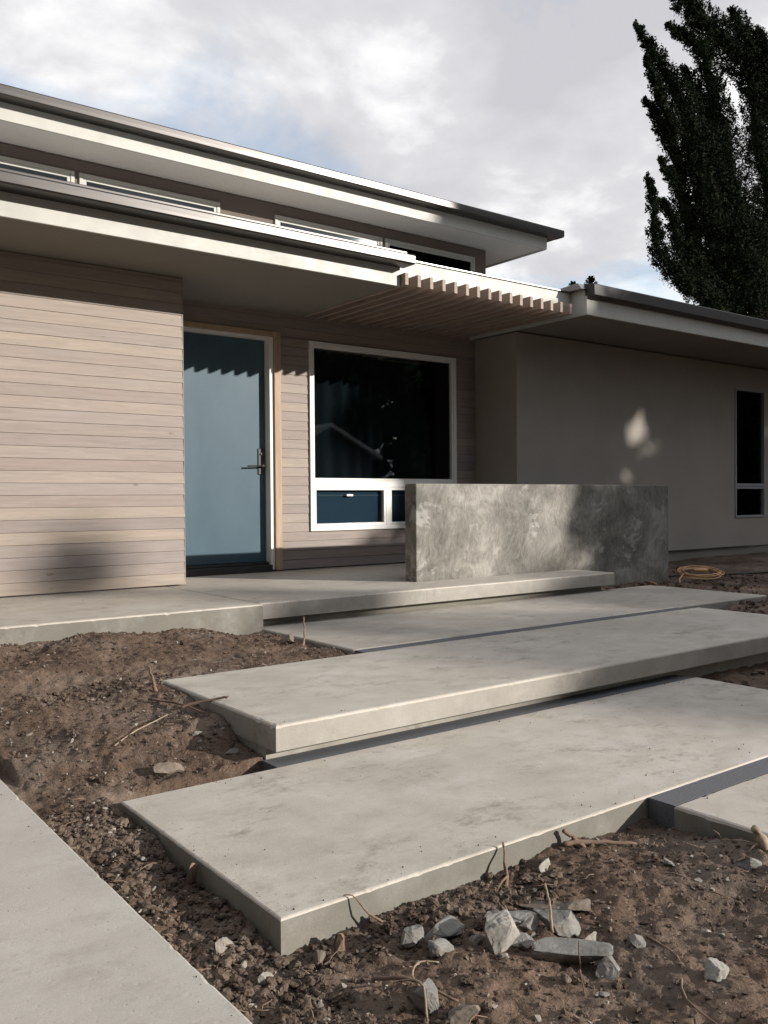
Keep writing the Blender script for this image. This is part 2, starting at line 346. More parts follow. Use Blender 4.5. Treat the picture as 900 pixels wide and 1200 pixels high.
# ------------------------------------------------------------------ ground
CP = np.array([(-3,5.6,-.06),(0,5.7,-.05),(1.0,5.7,-.07),(2.0,5.7,-.095),(2.6,5.7,-.135),(3.2,5.7,-.205),(3.2,5.2,-.21),(3.2,4.7,-.215),(2.5,4.75,-.20),(1.9,4.6,-.195),
 (1.87,4.2,-.215),(1.87,3.9,-.255),(1.87,3.5,-.345),(1.6,3.35,-.37),(1.25,3.3,-.37),(1.1,3.1,-.385),(1.08,2.7,-.425),(1.08,2.2,-.45),(1.0,4,-.31),(1.3,4.5,-.225),(1.5,4.0,-.27),(.5,5,-.18),
 (.85,3.5,-.385),(.6,4.15,-.365),(.2,4.3,-.34),(.95,2.5,-.43),(.95,1.6,-.445),(2.2,5.2,-.15),(1.4,5.2,-.14),(1.3,1.9,-.45),(2,2,-.44),(2.5,2.0,-.425),(2.75,1.9,-.43),(2.74,1.6,-.385),(1.5,1.5,-.45),(2,1.5,-.445),(2.6,1.6,-.425),(2,1,-.45),
 (1,1,-.46),(3,1,-.46),(2,0,-.46),(0,0,-.46),(4,0,-.46),(5.1,3.2,-.41),(5.3,3.55,-.40),(5.2,3.0,-.42),(5,2.5,-.42),(6,3,-.41),(7.2,4.4,-.235),(7.6,4.55,-.205),(8.2,4.6,-.215),(7,4,-.30),(8.5,5,-.215),(8.4,5.9,-.21),
 (8.0,6.2,-.22),(9.2,6.3,-.27),(9.5,7.5,-.13),(12,7.5,-.13),(14,7.5,-.12),(8.5,7.5,-.14),(9,5,-.22),(12,5,-.2),(10,6.5,-.22),(9.2,6.0,-.21),(20,7,-.12),(20,0,-.4),(30,-10,-.45),(-20,0,-.4),(0,-15,-.5),(20,30,-.3),(-20,30,-.3),(60,0,-.4),(0,-60,-.5),(0,60,-.4)], float)
def base_h(x, y):
    d2 = (x[..., None]-CP[:, 0])**2 + (y[..., None]-CP[:, 1])**2
    w = 1/(d2+0.012)**1.8
    return (w*CP[:, 2]).sum(-1)/w.sum(-1)
FOOT = [(1.2, 4.9, 2.07, 3.42, ZA-.10), (1.9, 6.86, 3.3, 4.54, ZB-.20), (3.26, 8.2, 4.55, 6.1, ZB-.10), (2.79, 6.5, .3, 2.06, ZA-.10),
        (-6, 7.46, 5.85, 9, -.35), (-1.6, .91, -3, 3.95, ZA-.07), (5.23, 9.14, 6.44, 6.61, -.6), (-8, 25, 8.0, 14, -.4)]
def soil_h(x, y, detail=True):
    h = np.concatenate([base_h(x[i:i+40], y[i:i+40]) for i in range(0, len(x), 40)]) if x.ndim == 2 else base_h(x, y)
    if detail:
        near = np.exp(-((np.maximum(np.hypot(x-4, y-4)-7, 0)/4)**2))
        h = h + near*(0.030*fbm(x*2.3, y*2.3, 3) + 0.013*fbm(x*8+3, y*8, 3, 0.6) + 0.015*np.maximum(fbm(x*23, y*23+7, 3, 0.7), -0.2))
        # churned, lumpier strip beside the near slab and the path
        ch = np.exp(-((x-1.05)/0.22)**2)*np.clip((3.4-y)/0.6, 0, 1) + 0.7*np.exp(-((y-1.95)/0.16)**2)*np.clip((x-1.2)/0.2, 0, 1)*np.clip((2.2-x)/0.5, 0, 1)
        h = h + ch*0.028*np.abs(fbm(x*13+5, y*13, 3, 0.6))
    for x0, x1, y0, y1, zt in FOOT:
        ins = (x > x0+.012) & (x < x1-.012) & (y > y0+.012) & (y < y1-.012)
        h = np.where(ins, np.minimum(h, zt), h)
    # keep loose soil from spilling over the slab tops
    for x0, x1, y0, y1, zt in ((1.2, 4.9, 2.07, 3.26, ZA), (1.9, 6.86, 3.3, 4.54, ZB), (3.26, 8.2, 4.66, 6.0, ZB), (-1.6, .91, -3, 3.95, ZA)):
        nr = (x > x0-.05) & (x < x1+.05) & (y > y0-.05) & (y < y1+.05)
        h = np.where(nr, np.minimum(h, zt-.012), h)
    return h
def axis(segs):
    out = []
    for a, b, st in segs: out += list(np.arange(a, b, st))
    return np.array(out)
gx = axis([(-900, -100, 160), (-100, -10, 15), (-10, -.6, .6), (-.6, .7, .08), (.7, 3.3, .0125), (3.3, 5.2, .03), (5.2, 10.6, .035), (10.6, 16, .12), (16, 40, 2), (40, 100, 12), (100, 901, 160)])
gy = axis([(-900, -100, 160), (-100, -10, 15), (-10, .6, .5), (.6, 3.45, .0125), (3.45, 6.0, .022), (6.0, 8.0, .05), (8, 30, 2), (30, 100, 12), (100, 901, 160)])
XX, YY = np.meshgrid(gx, gy)
ZZ = soil_h(XX, YY)
nx, ny = len(gx), len(gy); idx = np.arange(nx*ny).reshape(ny, nx)
F = np.stack([idx[:-1, :-1], idx[:-1, 1:], idx[1:, 1:], idx[1:, :-1]], -1).reshape(-1, 4)
g = raw_mesh('ground', np.stack([XX, YY, ZZ], -1).reshape(-1, 3), F, M_SOIL, smooth=True, origin=(0, 0, 0)); tag(g, kind='structure')

# ------------------------------------------------------------------ concrete path, step slabs, porch

def worn_box(x0, x1, y0, y1, z0, z1, b, st=.02):
    """box whose upper edge is rounded, slightly wavy and chipped"""
    per = []
    def run(ax, ay, bx, by, nx_, ny_):
        n = max(2, int(math.hypot(bx-ax, by-ay)/st))
        for i in range(n):
            t = i/n; c = (nx_, ny_)
            if i == 0: c = (nx_+PREV[0], ny_+PREV[1])
            per.append((ax+(bx-ax)*t, ay+(by-ay)*t, *c))
    PREV = (-1, 0); run(x0, y0, x1, y0, 0, -1); PREV = (0, -1); run(x1, y0, x1, y1, 1, 0); PREV = (1, 0); run(x1, y1, x0, y1, 0, 1); PREV = (0, 1); run(x0, y1, x0, y0, -1, 0)
    A = np.array(per); wob = fbm(A[:, 0]*5+A[:, 2]*31, A[:, 1]*5+A[:, 3]*17, 3)*.0015
    chip = np.maximum(fbm(A[:, 0]*17+3+A[:, 2]*9, A[:, 1]*17+A[:, 3]*7, 2)-.34, 0)*3.0 + np.maximum(fbm(A[:, 0]*47+3, A[:, 1]*47, 2)-.38, 0)*1.5
    m = MB(); n = len(A)
    for off, dz in ((0, None), (0, 1.0), (.3, .3), (1.0, 0.0)):
        for (x, y, nx_, ny_), w_, c in zip(A, wob, chip):
            bb = b*(1+c); z = z0 if dz is None else z1-bb*dz
            m.v.append((x-nx_*bb*off+nx_*w_, y-ny_*bb*off+ny_*w_, z+(0 if dz is None or dz == 0 else w_*.4)))
    for l in range(3):
        m.f += [(l*n+i, l*n+(i+1) % n, (l+1)*n+(i+1) % n, (l+1)*n+i) for i in range(n)]
    m.f += [tuple(3*n+i for i in range(n)), tuple(reversed(range(n)))]
    return m
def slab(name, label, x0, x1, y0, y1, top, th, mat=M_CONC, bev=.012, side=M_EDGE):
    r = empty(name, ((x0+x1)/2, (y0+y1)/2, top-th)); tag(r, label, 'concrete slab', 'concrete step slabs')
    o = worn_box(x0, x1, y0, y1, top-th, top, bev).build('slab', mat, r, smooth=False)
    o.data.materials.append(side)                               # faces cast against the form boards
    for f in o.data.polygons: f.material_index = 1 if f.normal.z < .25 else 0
    return r
tag(worn_box(-1.6, .912, -2.5, 3.96, ZA-.12, ZA, .008).build('path', M_PATH), kind='structure')
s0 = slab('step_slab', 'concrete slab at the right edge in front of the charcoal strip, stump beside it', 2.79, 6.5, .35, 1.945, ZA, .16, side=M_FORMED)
MB().box(2.797, 6.49, 1.949, 2.062, ZA-.155, ZA-.004).build('joint_strip', M_STRIP, s0)
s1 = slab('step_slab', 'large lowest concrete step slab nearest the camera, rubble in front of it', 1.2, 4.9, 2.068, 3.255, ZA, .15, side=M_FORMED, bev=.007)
MB().box(1.885, 4.88, 3.259, 3.395, ZA-.145, ZA-.004).build('joint_strip', M_STRIP, s1)
s2 = slab('step_slab', 'long floating concrete step slab with a pale front edge and recessed plinth', 1.9, 6.86, 3.30, 4.535, ZB, .114)
MB().box(1.906, 6.80, 3.40, 4.53, ZA-.15, ZB-.114).build('plinth', M_RISER, s2)
MB().box(3.27, 6.70, 4.539, 4.655, ZB-.11, ZB-.004).build('joint_strip', M_STRIP, s2)
s3 = slab('step_slab', 'concrete slab just below the porch, orange cord lying behind its far end', 3.26, 8.2, 4.66, 6.02, ZB, .11)
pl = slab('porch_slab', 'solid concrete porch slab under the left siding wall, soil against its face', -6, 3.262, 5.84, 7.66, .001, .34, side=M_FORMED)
pm = slab('porch_slab', 'cantilevered concrete porch slab in front of the blue door, dark gap below', 3.27, 7.46, 5.915, 8.62, 0, .125)
for o in (pl, pm): o['group'] = 'concrete porch slabs'; o['category'] = 'porch'
MB().box(3.30, 7.36, 6.005, 8.6, -.42, -.125).build('plinth', M_FOUND, pm)  # darker concrete than the step plinth, deepens the shade of the gap

# free-standing concrete wall
w = MB().box(5.233, 9.145, 6.442, 6.612, -.45, .925)
cwall = w.build('garden_wall', M_WALLC, bevel=.010, seg=2)
tag(cwall, 'low free-standing mottled grey concrete wall standing on the porch', 'wall')

# ------------------------------------------------------------------ the house
house = empty('house', (6.0, 10.0, -.3)); tag(house, 'single long modern house with cedar siding, blue door and flat layered eaves', 'house')
def P(name, mb, mat, bevel=0, parent=house, **kw): return mb.build(name, mat, parent, bevel, **kw)

ROW = 0.1027
def boards(parent, x0, x1, yf, th, z0, z1, holes):
    z = z0; r = random.Random(3)
    while z < z1-0.01:
        a, b = z, min(z+ROW, z1); cuts = sorted({a, b} | {h for q in holes for h in (q[2], q[3]) if a+.004 < h < b-.004})
        for u, v in zip(cuts, cuts[1:]):
            segs = [(x0, x1)]
            for hx0, hx1, hz0, hz1 in holes:
                if hz0 < (u+v)/2 < hz1:
                    ns = []
                    for s, e in segs:
                        if hx1 <= s or hx0 >= e: ns.append((s, e)); continue
                        if hx0 > s: ns.append((s, hx0))
                        if hx1 < e: ns.append((hx1, e))
                    segs = ns
            for s, e in segs:
                if e-s < .01: continue
                top = v-(.003 if v == b else 0); pr = r.uniform(-.0015, .0015)
                # rabbeted board: lower edge a hair proud, top edge tucked back
                m = MB().prism_x([(yf-.004+pr, u), (yf+th, u), (yf+th, top), (yf+.001+pr, top)], s, e)
                m.build('board', M_CEDAR, parent)
        z = b
# left siding wall (stands forward)
MB_ = MB().box(-6, 3.435, 7.636, 8.9, .012, 2.823)
wA = P('siding_wall', MB_, M_BACK)
boards(wA, -6, 3.442, 7.61, .022, .014, 2.82, [])
MB().box(3.4355, 3.4435, 7.606, 8.62, .014, 2.82).build('corner_board', M_CEDAR, wA)
# recessed entry wall with door and picture window
DOOR = (3.60, 4.965, -.1, 2.615); WIN = (5.335, 7.53, .425, 2.565)
wB = P('siding_wall', MB().box(3.44, 7.88, 8.64, 9.1, -.1, 2.93), M_BACK)
boards(wB, 3.445, 7.874, 8.464, .024, .014, 2.93, [DOOR, WIN])

# door
door = empty('door', (4.29, 8.58, .1)); door.parent = house; door.location = Vector((4.29, 8.58, .1))-ORG[house]
MB().box(3.76, 4.828, 8.565, 8.61, .105, 2.525).build('door_leaf', M_DOOR, door, .004)
h_ = MB().box(4.735, 4.80, 8.553, 8.565, 1.06, 1.345).build('escutcheon', M_BLACK, door, .004)
MB().tube([(4.768, 8.56, 1.155), (4.768, 8.50, 1.155)], .012, 8).tube([(4.80, 8.505, 1.155), (4.58, 8.505, 1.148)], .0085, 8).build('lever_handle', M_BLACK, door)
MB().tube([(4.768, 8.555, 1.285), (4.768, 8.540, 1.285)], .012, 10).build('lock_cylinder', M_BLACK, door)
fr = P('door_frame', MB().box(4.832, 4.88, 8.46, 8.62, .02, 2.56).box(3.60, 4.8315, 8.462, 8.62, 2.53, 2.56).box(3.60, 3.755, 8.462, 8.62, .02, 2.529), M_WHITE, .003)
MB().box(4.8805, 4.962, 8.435, 8.50, .012, 2.618).build('casing', M_CASE, fr, .003)
MB().box(3.55, 4.880, 8.437, 8.50, 2.5615, 2.616).build('casing', M_CASE, fr, .003)
MB().box(3.62, 4.8315, 8.425, 8.62, .001, .075).box(3.62, 4.8315, 8.50, 8.62, .0755, .103).build('threshold', M_BLACK, fr, .003)

def ring(m, x0, x1, z0, z1, t, ya, yb):
    """mitre-free frame ring, pieces butted"""
    m.box(x0, x0+t, ya, yb, z0, z1); m.box(x1-t, x1, ya, yb, z0, z1)
    m.box(x0+t, x1-t, ya+.0005, yb, z0, z0+t); m.box(x0+t, x1-t, ya+.0005, yb, z1-t, z1); return m
def window(parent, x0, x1, z0, z1, yf, fw=.05, name='window', panes=(), depth=.12, back=M_ROOM, **kw):
    wdw = empty(name, ((x0+x1)/2, yf+.05, z0)); wdw.parent = parent; wdw.location = ORG[wdw]-ORG[parent]
    m = ring(MB(), x0, x1, z0, z1, fw, yf, yf+depth); m.build('frame', kw.get('fmat', M_WHITE), wdw, .004)
    return wdw
def pane(wdw, x0, x1, z0, z1, y): MB().box(x0, x1, y, y+.006, z0, z1).build('pane', M_GLASS, wdw)

# picture window: big fixed light above, two awning lights below
wd = window(house, *WIN, 8.438, .045)
ring(MB(), 5.381, 7.484, 1.005, 2.519, .022, 8.452, 8.54).build('sash', M_WHITE, wd, .003)
MB().box(5.381, 7.484, 8.441, 8.55, .925, 1.0045).build('rail', M_WHITE, wd, .004)
MB().box(6.408, 6.455, 8.446, 8.55, .4705, .9245).build('mullion', M_WHITE, wd, .003)
pane(wd, 5.395, 7.47, 1.02, 2.505, 8.495)
for a, b in ((5.3815, 6.4075), (6.4555, 7.4835)):
    ring(MB(), a, b, .4708, .9242, .036, 8.449, 8.53).build('awning_sash', M_WHITE, wd, .003)
    pane(wd, a+.03, b-.03, .50, .895, 8.49)
    MB().box((a+b)/2-.045, (a+b)/2+.045, 8.470, 8.488, .818, .842).build('latch', M_WHITE, wd, .004)
    MB().box(a+.037, b-.037, 8.5005, 8.5085, .824, .829).build('blind_rod', M_WHITE, wd)
    MB().box(a+.01, b-.01, 8.515, 8.525, .49, .91).build('blind', M_BLIND, wd)
m = MB(); n = 150; v0 = len(m.v)
for i in range(n+1):
    x = 5.37+(7.49-5.37)*i/n; y = 8.585+.022*math.sin(x*31+1.3*math.sin(x*5))
    m.v += [(x, y, 1.0), (x, y, 2.53)]
m.f = [(2*i, 2*i+2, 2*i+3, 2*i+1) for i in range(n)]
m.build('curtain', M_CURT, wd, smooth=True)

# stucco wing on the right, with a tall window
CW = (12.66, 13.52, .45, 2.475)
st = MB().box(7.876, CW[0], 7.718, 9.3, .0, 2.823).box(CW[1], 22, 7.718, 9.3, .0, 2.823).box(CW[0], CW[1], 7.718, 9.3, .0, CW[2]).box(CW[0], CW[1], 7.718, 9.3, CW[3], 2.823)
st.box(CW[0]-.1, CW[1]+.1, 8.0, 9.2, .2, 2.6)
P('stucco_wall', st, M_STUCCO)
P('weep_screed', MB().box(9.2, 13.05, 7.706, 7.7175, -.006, .006), M_DARKGUT)
P('foundation', MB().box(7.90, 22, 7.74, 9.3, -.5, -.0005), M_FOUND)
wc = window(house, *CW, 7.70, .035, fmat=M_GREYF)
MB().box(CW[0]+.0355, CW[1]-.0355, 7.702, 7.82, .90, .985).build('rail', M_GREYF, wc, .004)
MB().box(CW[0]+.0355, CW[1]-.0355, 7.699, 7.7015, .94, .948).build('groove', M_DARKGUT, wc)
pane(wc, CW[0]+.03, CW[1]-.03, .98, 2.445, 7.75); pane(wc, CW[0]+.03, CW[1]-.03, .48, .905, 7.75)
MB().box(CW[0]+.01, CW[1]-.01, 7.90, 7.93, .46, 2.46).build('room_dark_panel', M_ROOM, wc)  # near-black sheet stands in for the unlit room behind the glass

# lower roof over the entry: soffit, fascia, gutter, flashing
ZS = 2.824
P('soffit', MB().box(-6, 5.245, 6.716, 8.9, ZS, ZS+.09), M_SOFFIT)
P('fascia', MB().box(-6, 5.262, 6.692, 6.7155, ZS-.006, 3.075), M_FASCIA, .003)
P('fascia', MB().box(5.2625, 7.776, 6.765, 6.795, 2.938, 3.098), M_FASCIA, .003)
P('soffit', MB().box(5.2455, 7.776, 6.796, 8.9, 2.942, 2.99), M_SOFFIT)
P('flashing', MB().box(5.30, 7.79, 6.745, 6.86, 3.0985, 3.113), M_FLASH, .003)
P('roof', MB().prism_x([(6.73, 3.0), (9.3, 3.0), (9.3, 3.45), (6.73, 3.085)], -6, 5.25).prism_x([(6.80, 2.995), (9.3, 2.995), (9.3, 3.44), (6.80, 3.094)], 5.2505, 7.77), M_ROOF)
def gutter(x0, x1, yb, d, z0, h, parent=house):
    g_ = MB().prism_x([(yb, z0), (yb, z0+h), (yb-d+.02, z0+h), (yb-d+.006, z0+h-.006), (yb-d, z0+h-.016), (yb-d-.0008, z0+h*.45), (yb-d, z0+.010), (yb-d+.012, z0)], x0, x1)
    return g_.build('gutter', M_GUT, parent, .002, smooth=False)
g1 = gutter(-6, 5.298, 6.6915, .19, 2.993, .092)
MB().box(-6, 5.235, 6.545, 6.74, 3.0852, 3.112).build('drip_edge', M_GUT, g1, .006)
# pergola slats under the entry roof
for i in range(16):
    x = 5.268+.1555*i
    MB().box(x, x+.043, 6.625+rnd.uniform(-.004, .004), 8.462, ZS+rnd.uniform(-.002, .002), 2.9375).build('pergola_slat', M_SLAT, house, .003, seg=1)

# roof of the right wing
P('fascia', MB().box(7.78, 22, 6.535, 6.565, ZS, 3.03), M_FASCIA, .003)
P('fascia', MB().box(7.78, 7.815, 6.5655, 8.463, ZS, 3.10), M_FASCIA, .003)
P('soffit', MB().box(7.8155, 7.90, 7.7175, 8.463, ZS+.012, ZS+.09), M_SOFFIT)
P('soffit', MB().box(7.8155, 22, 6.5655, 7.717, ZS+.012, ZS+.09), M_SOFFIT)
P('roof', MB().prism_x([(6.57, 2.93), (9.6, 2.93), (9.6, 3.5), (6.57, 3.10)], 7.816, 22), M_ROOF)
P('roof_edge', MB().prism_x([(6.60, 3.004), (6.60, 3.165), (6.47, 3.165), (6.445, 3.15), (6.44, 3.03), (6.50, 3.004)], 7.80, 22), M_DARKGUT, .006)
P('flashing', MB().prism_x([(6.535, 3.101), (6.86, 3.101), (6.86, 3.16), (6.60, 3.172)], 7.70, 7.93), M_FLASH, .003)

# upper storey with clerestory windows
ZU = 4.298
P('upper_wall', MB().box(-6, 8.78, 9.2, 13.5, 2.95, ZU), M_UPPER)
P('upper_soffit', MB().box(-6, 9.405, 8.676, 13.5, ZU+.012, ZU+.08), M_USOFFIT)
P('fascia', MB().box(-6, 9.446, 8.646, 8.6755, ZU, 4.60), M_FASCIA, .003)
P('fascia', MB().box(9.4055, 9.4455, 8.676, 13.5, ZU-.004, 4.60), M_FASCIA, .003)
P('roof', MB().prism_x([(8.64, 4.5645), (13.7, 4.5645), (13.7, 4.75), (8.64, 4.59)], -6, 9.60), M_ROOF)
g2 = gutter(-6, 9.625, 8.6455, .165, 4.461, .103)
MB().box(9.447, 9.62, 8.6465, 13.5, 4.462, 4.56).build('end_trim', M_GUT, g2, .004)
for a, b in ((-.2, 1.35), (1.40, 2.982), (3.03, 4.622), (5.337, 6.93), (6.975, 8.555)):
    uw = window(house, a, b, 3.60, 4.165, 9.175, .04, depth=.06, fmat=M_SHADEF)
    ring(MB(), a+.0405, b-.0405, 3.6405, 4.1245, .035, 9.184, 9.235).build('sash', M_SHADEF, uw, .003)
    pane(uw, a+.07, b-.07, 3.67, 4.095, 9.192)
    MB().box(a+.045, b-.045, 9.1985, 9.1995, 3.65, 4.12).build('room_dark_panel', M_ROOM, uw)  # painted dark of the room behind the clerestory pane

# ------------------------------------------------------------------ foliage helpers
def leaves(name, pts, size, mat, parent, k=1, flat=0.0):
    """one triangle pair (a folded leaf) per point"""
    n = len(pts); a = rng.normal(size=(n, 3)); a /= np.linalg.norm(a, axis=1)[:, None]
    b = rng.normal(size=(n, 3)); b -= (b*a).sum(1)[:, None]*a; b /= np.linalg.norm(b, axis=1)[:, None]
    c = np.cross(a, b); s = size*rng.uniform(.6, 1.4, (n, 1))
    v = np.stack([pts-a*s, pts+b*s*.42+c*s*.12, pts+a*s, pts-b*s*.42+c*s*.12], 1).reshape(-1, 3)
    i = np.arange(n)[:, None]*4
    f = np.concatenate([i+np.array([[0, 1, 2]]), i+np.array([[0, 2, 3]])])
    return raw_mesh(name, v, f, mat, parent)
def sphere_pts(n, r):
    d = rng.normal(size=(n, 3)); d /= np.linalg.norm(d, axis=1)[:, None]; return d*r*rng.random((n, 1))**.4

# upright twisted juniper behind the right wing
JY = 15.0
jb = at(905, 400, JY); base = Vector((jb.x+1.0, JY+.6, -.3))
jun = empty('juniper_tree', base); tag(jun, 'tall dark upright conifer rising behind the right wing roof', 'tree')
PL = [  # plume axes: (photo column, row, half-width in pixels) from tip to root, depth offset
 ([(745, 27, 1.5), (757, 48, 5), (768, 66, 7), (783, 88, 10), (797, 118, 17), (812, 165, 26), (828, 225, 32), (846, 300, 34), (872, 372, 36)], 0),
 ([(756, 69, 1.5), (763, 84, 4), (771, 104, 6), (782, 132, 8), (794, 160, 10)], -.2),
 ([(754, 116, 1.5), (764, 128, 4), (775, 146, 7), (788, 172, 10), (803, 210, 14)], .2),
 ([(799, 78, 2), (812, 100, 8), (824, 130, 12), (832, 170, 16), (842, 230, 20)], .3),
 ([(782, 28, 2), (793, 37, 5), (806, 46, 7), (822, 57, 9)], .1),
 ([(795, -8, 10), (812, 12, 13), (835, 35, 17), (860, 58, 22), (885, 80, 26), (912, 110, 30), (930, 180, 36), (935, 260, 44), (930, 380, 50)], .5),
 ([(824, 50, 10), (829, 80, 10), (836, 110, 13), (842, 135, 15), (848, 170, 19), (856, 220, 24), (870, 290, 32), (884, 375, 36)], -.3),
 ([(857, 12, 3), (868, 30, 9), (880, 52, 12), (893, 78, 14)], .2),
 ([(886, 35, 3), (896, 52, 9), (908, 75, 14), (915, 120, 18)], 0),
 ([(882, 96, 14), (887, 140, 17), (890, 180, 17), (902, 230, 16), (912, 300, 30), (915, 375, 42)], .4),
 ([(772, 186, 1.2), (778, 195, 3), (790, 212, 7)], .1),
 ([(759, 204, 1.5), (763, 222, 4), (766, 245, 5), (767, 270, 6), (771, 292, 9), (787, 315, 11), (807, 333, 11), (828, 350, 12), (852, 372, 14)], -.4),
 ([(768, 234, 2), (778, 240, 4), (787, 252, 5), (795, 285, 9), (808, 312, 14), (830, 340, 16), (858, 368, 20)], -.1),
 ([(792, 205, 6), (800, 240, 12), (812, 280, 16), (830, 320, 18), (850, 360, 20)], .4),
 ([(860, 240, 18), (875, 280, 22), (890, 330, 26), (900, 385, 30)], .8),
 ([(925, 20, 6), (935, 70, 20), (950, 140, 30), (960, 240, 40), (950, 380, 50)], .3),
 ([(990, 60, 6), (985, 130, 22), (980, 220, 36), (965, 380, 50)], -.4)]
pts = []; br = MB(); core = MB(); pxm = (Vector(at(801, 200, JY))-Vector(at(800, 200, JY))).length*0.74
for ax, dy in PL:
    Pw = [at(x, y, JY+dy) for x, y, w_ in ax]; W_ = [w_*pxm for _, _, w_ in ax]
    br.tube(Pw, [max(.012, w_*.12) for w_ in W_], 5)
    Pc, Wc = [], []
    for i in range(len(Pw)-1):
        for t in [q/6 for q in range(6)]: Pc.append(Pw[i].lerp(Pw[i+1], t)+Vector((rnd.gauss(0, .03), rnd.gauss(0, .03), 0))); Wc.append(max(.01, (W_[i]*(1-t)+W_[i+1]*t)*rnd.uniform(.28, .46)))
    core.tube(Pc, Wc, 8)
    for i in range(len(Pw)-1):
        L = (Pw[i+1]-Pw[i]).length; wm = (W_[i]+W_[i+1])/2
        nc = int(L*(30+230*wm)) + 5
        for _ in range(nc):
            t = rnd.random(); c = Pw[i].lerp(Pw[i+1], t); rr = W_[i]*(1-t)+W_[i+1]*t
            dirn = Vector((rnd.gauss(0, 1), rnd.gauss(0, 1), rnd.gauss(0, 1))).normalized()
            cc = np.array(c + dirn*rr*rnd.random()**.3*.95)
            tuft = sphere_pts(rnd.randint(14, 22), min(.13, .05+rr*.28)); tuft[:, 2] *= 1.5
            pts.append(cc+tuft)
for ax, dy in PL:                                               # short upswept side spikes give the ragged outline
    for i in range(len(ax)-1):
        A_, B_ = at(*ax[i][:2], JY+dy), at(*ax[i+1][:2], JY+dy); up_ = (A_-B_).normalized()
        for _ in range(int((B_-A_).length*7)+1):
            t = rnd.random(); rr = (ax[i][2]*(1-t)+ax[i+1][2]*t)*pxm
            d = Vector((rnd.gauss(0, 1), rnd.gauss(0, 1), rnd.gauss(0, .6))).normalized(); o = A_.lerp(B_, t)+d*rr*.8
            e = (up_*1.2+d*.75).normalized(); L = rnd.uniform(.14, .36)*min(1, .35+rr*1.6)
            for q in range(9):
                u = q/8; pts.append(np.array(o+e*L*u)+rng.normal(size=(max(3, int(13*(1-u))), 3))*.034*(1.15-u))
br.tube([base, base.lerp(at(900, 375, JY), .6), at(900, 375, JY+.2), at(905, 250, JY+.3)], [.36, .30, .25, .12], 9)
for t in ((858, 372), (884, 375), (930, 380), (950, 380)): br.tube([base.lerp(at(900, 375, JY), .55), at(*t, JY)], [.2, .1], 6)
br.build('trunk', M_BARK, jun, smooth=True)
core.build('inner_crown', M_JUN, jun); JP = np.concatenate(pts); leaves('crown', JP, .042, M_JUN, jun)

# two tips of a far tree just showing over the roof corner
def sprig(px, py, Y, label, h):
    o = at(px, py, Y); b = Vector((o.x, o.y, -.3)); r = empty('young_tree', b); tag(r, label, 'tree', 'tree tips over the roof')
    mb = MB().tube([b, Vector((o.x, o.y, o.z-.3)), o+Vector((0, 0, h*.5))], [.09, .03, .006], 6); ps = []
    for k in range(11):
        z = o.z + h*.5 - k*.075; L = .07+.032*k
        for q in range(4):
            a = q*1.57+k*.9; d = Vector((math.cos(a), math.sin(a), .75)); e = Vector((o.x, o.y, z))+d*L
            mb.tube([(o.x, o.y, z), e], [.008, .004], 4)
            for t in np.linspace(.25, 1, 6): ps.append(np.array(Vector((o.x, o.y, z)).lerp(e, t))+rng.normal(size=(5, 3))*.016)
    mb.build('trunk', M_BARK, r); leaves('crown', np.concatenate(ps), .035, M_JUN, r)
sprig(671.5, 338, 18, 'small left of two green tree tips peeking over the roof corner', .26)
sprig(692.5, 333, 18, 'taller right of two green tree tips peeking over the roof corner', .34)

# trees across the street behind the camera: they shade the right of the house and show in the window panes
def bigtree(x, y, h, r, z0, label, name='street_tree', nleaf=5200, ls=.26, seed=0, nb=46):
    rr = np.random.default_rng(seed); root = empty(name, (x, y, -.5)); tag(root, label, 'tree', 'trees across the street')
    mb = MB().tube([(x, y, -.5), (x+.1, y, h*.35), (x-.1, y+.1, h*.75)], [r*.13, r*.09, r*.03], 8); ps = []
    for k in range(nb):
        u = rr.random(); z = z0+(h-z0)*u; prof = math.sin(math.pi*min(1, .10+.84*u))**.7
        a = rr.random()*6.283; q = r*prof*rr.random()**.5*.85; cx, cy = x+q*math.cos(a), y+q*math.sin(a)
        cr = r*rr.uniform(.22, .36); z = min(z, h-cr*.9)
        if k % 3 == 0: mb.tube([(x, y, z*.7), (cx, cy, z)], [.07, .02], 5)
        d = rr.normal(size=(nleaf//nb, 3)); d /= np.linalg.norm(d, axis=1)[:, None]
        ps.append(np.array([cx, cy, z])+d*cr*rr.random((len(d), 1))**.35*np.array([1, 1, .85]))
    mb.build('trunk', M_BARK, root); leaves('crown', np.concatenate(ps), ls, M_LEAF, root)
ZT = lambda x, y, b: (b+.162*x-.223*y)/.961                    # height at (x,y) that just grazes sun line b
bigtree(22.6, -8.0, 13.2, 3.5, .6, 'tall leafy tree across the street nearest the house', nleaf=26000, ls=.26, seed=1, nb=95)
bigtree(26.8, -6.0, 14.0, 3.8, 1.0, 'tall leafy tree across the street beyond the first', nleaf=26000, ls=.27, seed=2, nb=80)
FT = [(23.5, -31, -1.2, 2.6, 'leftmost dark tree behind the gabled house'), (27.0, -32, -1.1, 2.4, 'dark tree straight behind the gable of the house across the street'),
      (30.9, -30, .15, 2.2, 'dark tree at the right of the gabled house'), (34.3, -31, .2, 2.3, 'second dark tree right of the gabled house'),
      (32.6, -33.5, .3, 2.4, 'dark tree set back between the trees right of the gabled house'), (37.6, -30, .2, 2.4, 'third dark tree right of the gabled house'), (42.0, -31, .3, 2.8, 'fourth dark tree right of the gabled house'),
      (38, -12, 1.5, 3.6, 'dark tree far down the street to the right'), (46, -14, 2.5, 4.2, 'rightmost dark tree far down the street'), (36, -2, 3.5, 3.6, 'dark tree beyond the right end of the house front'), (43, -7.5, 3.0, 4.0, 'broad dark tree between the far right trees')]
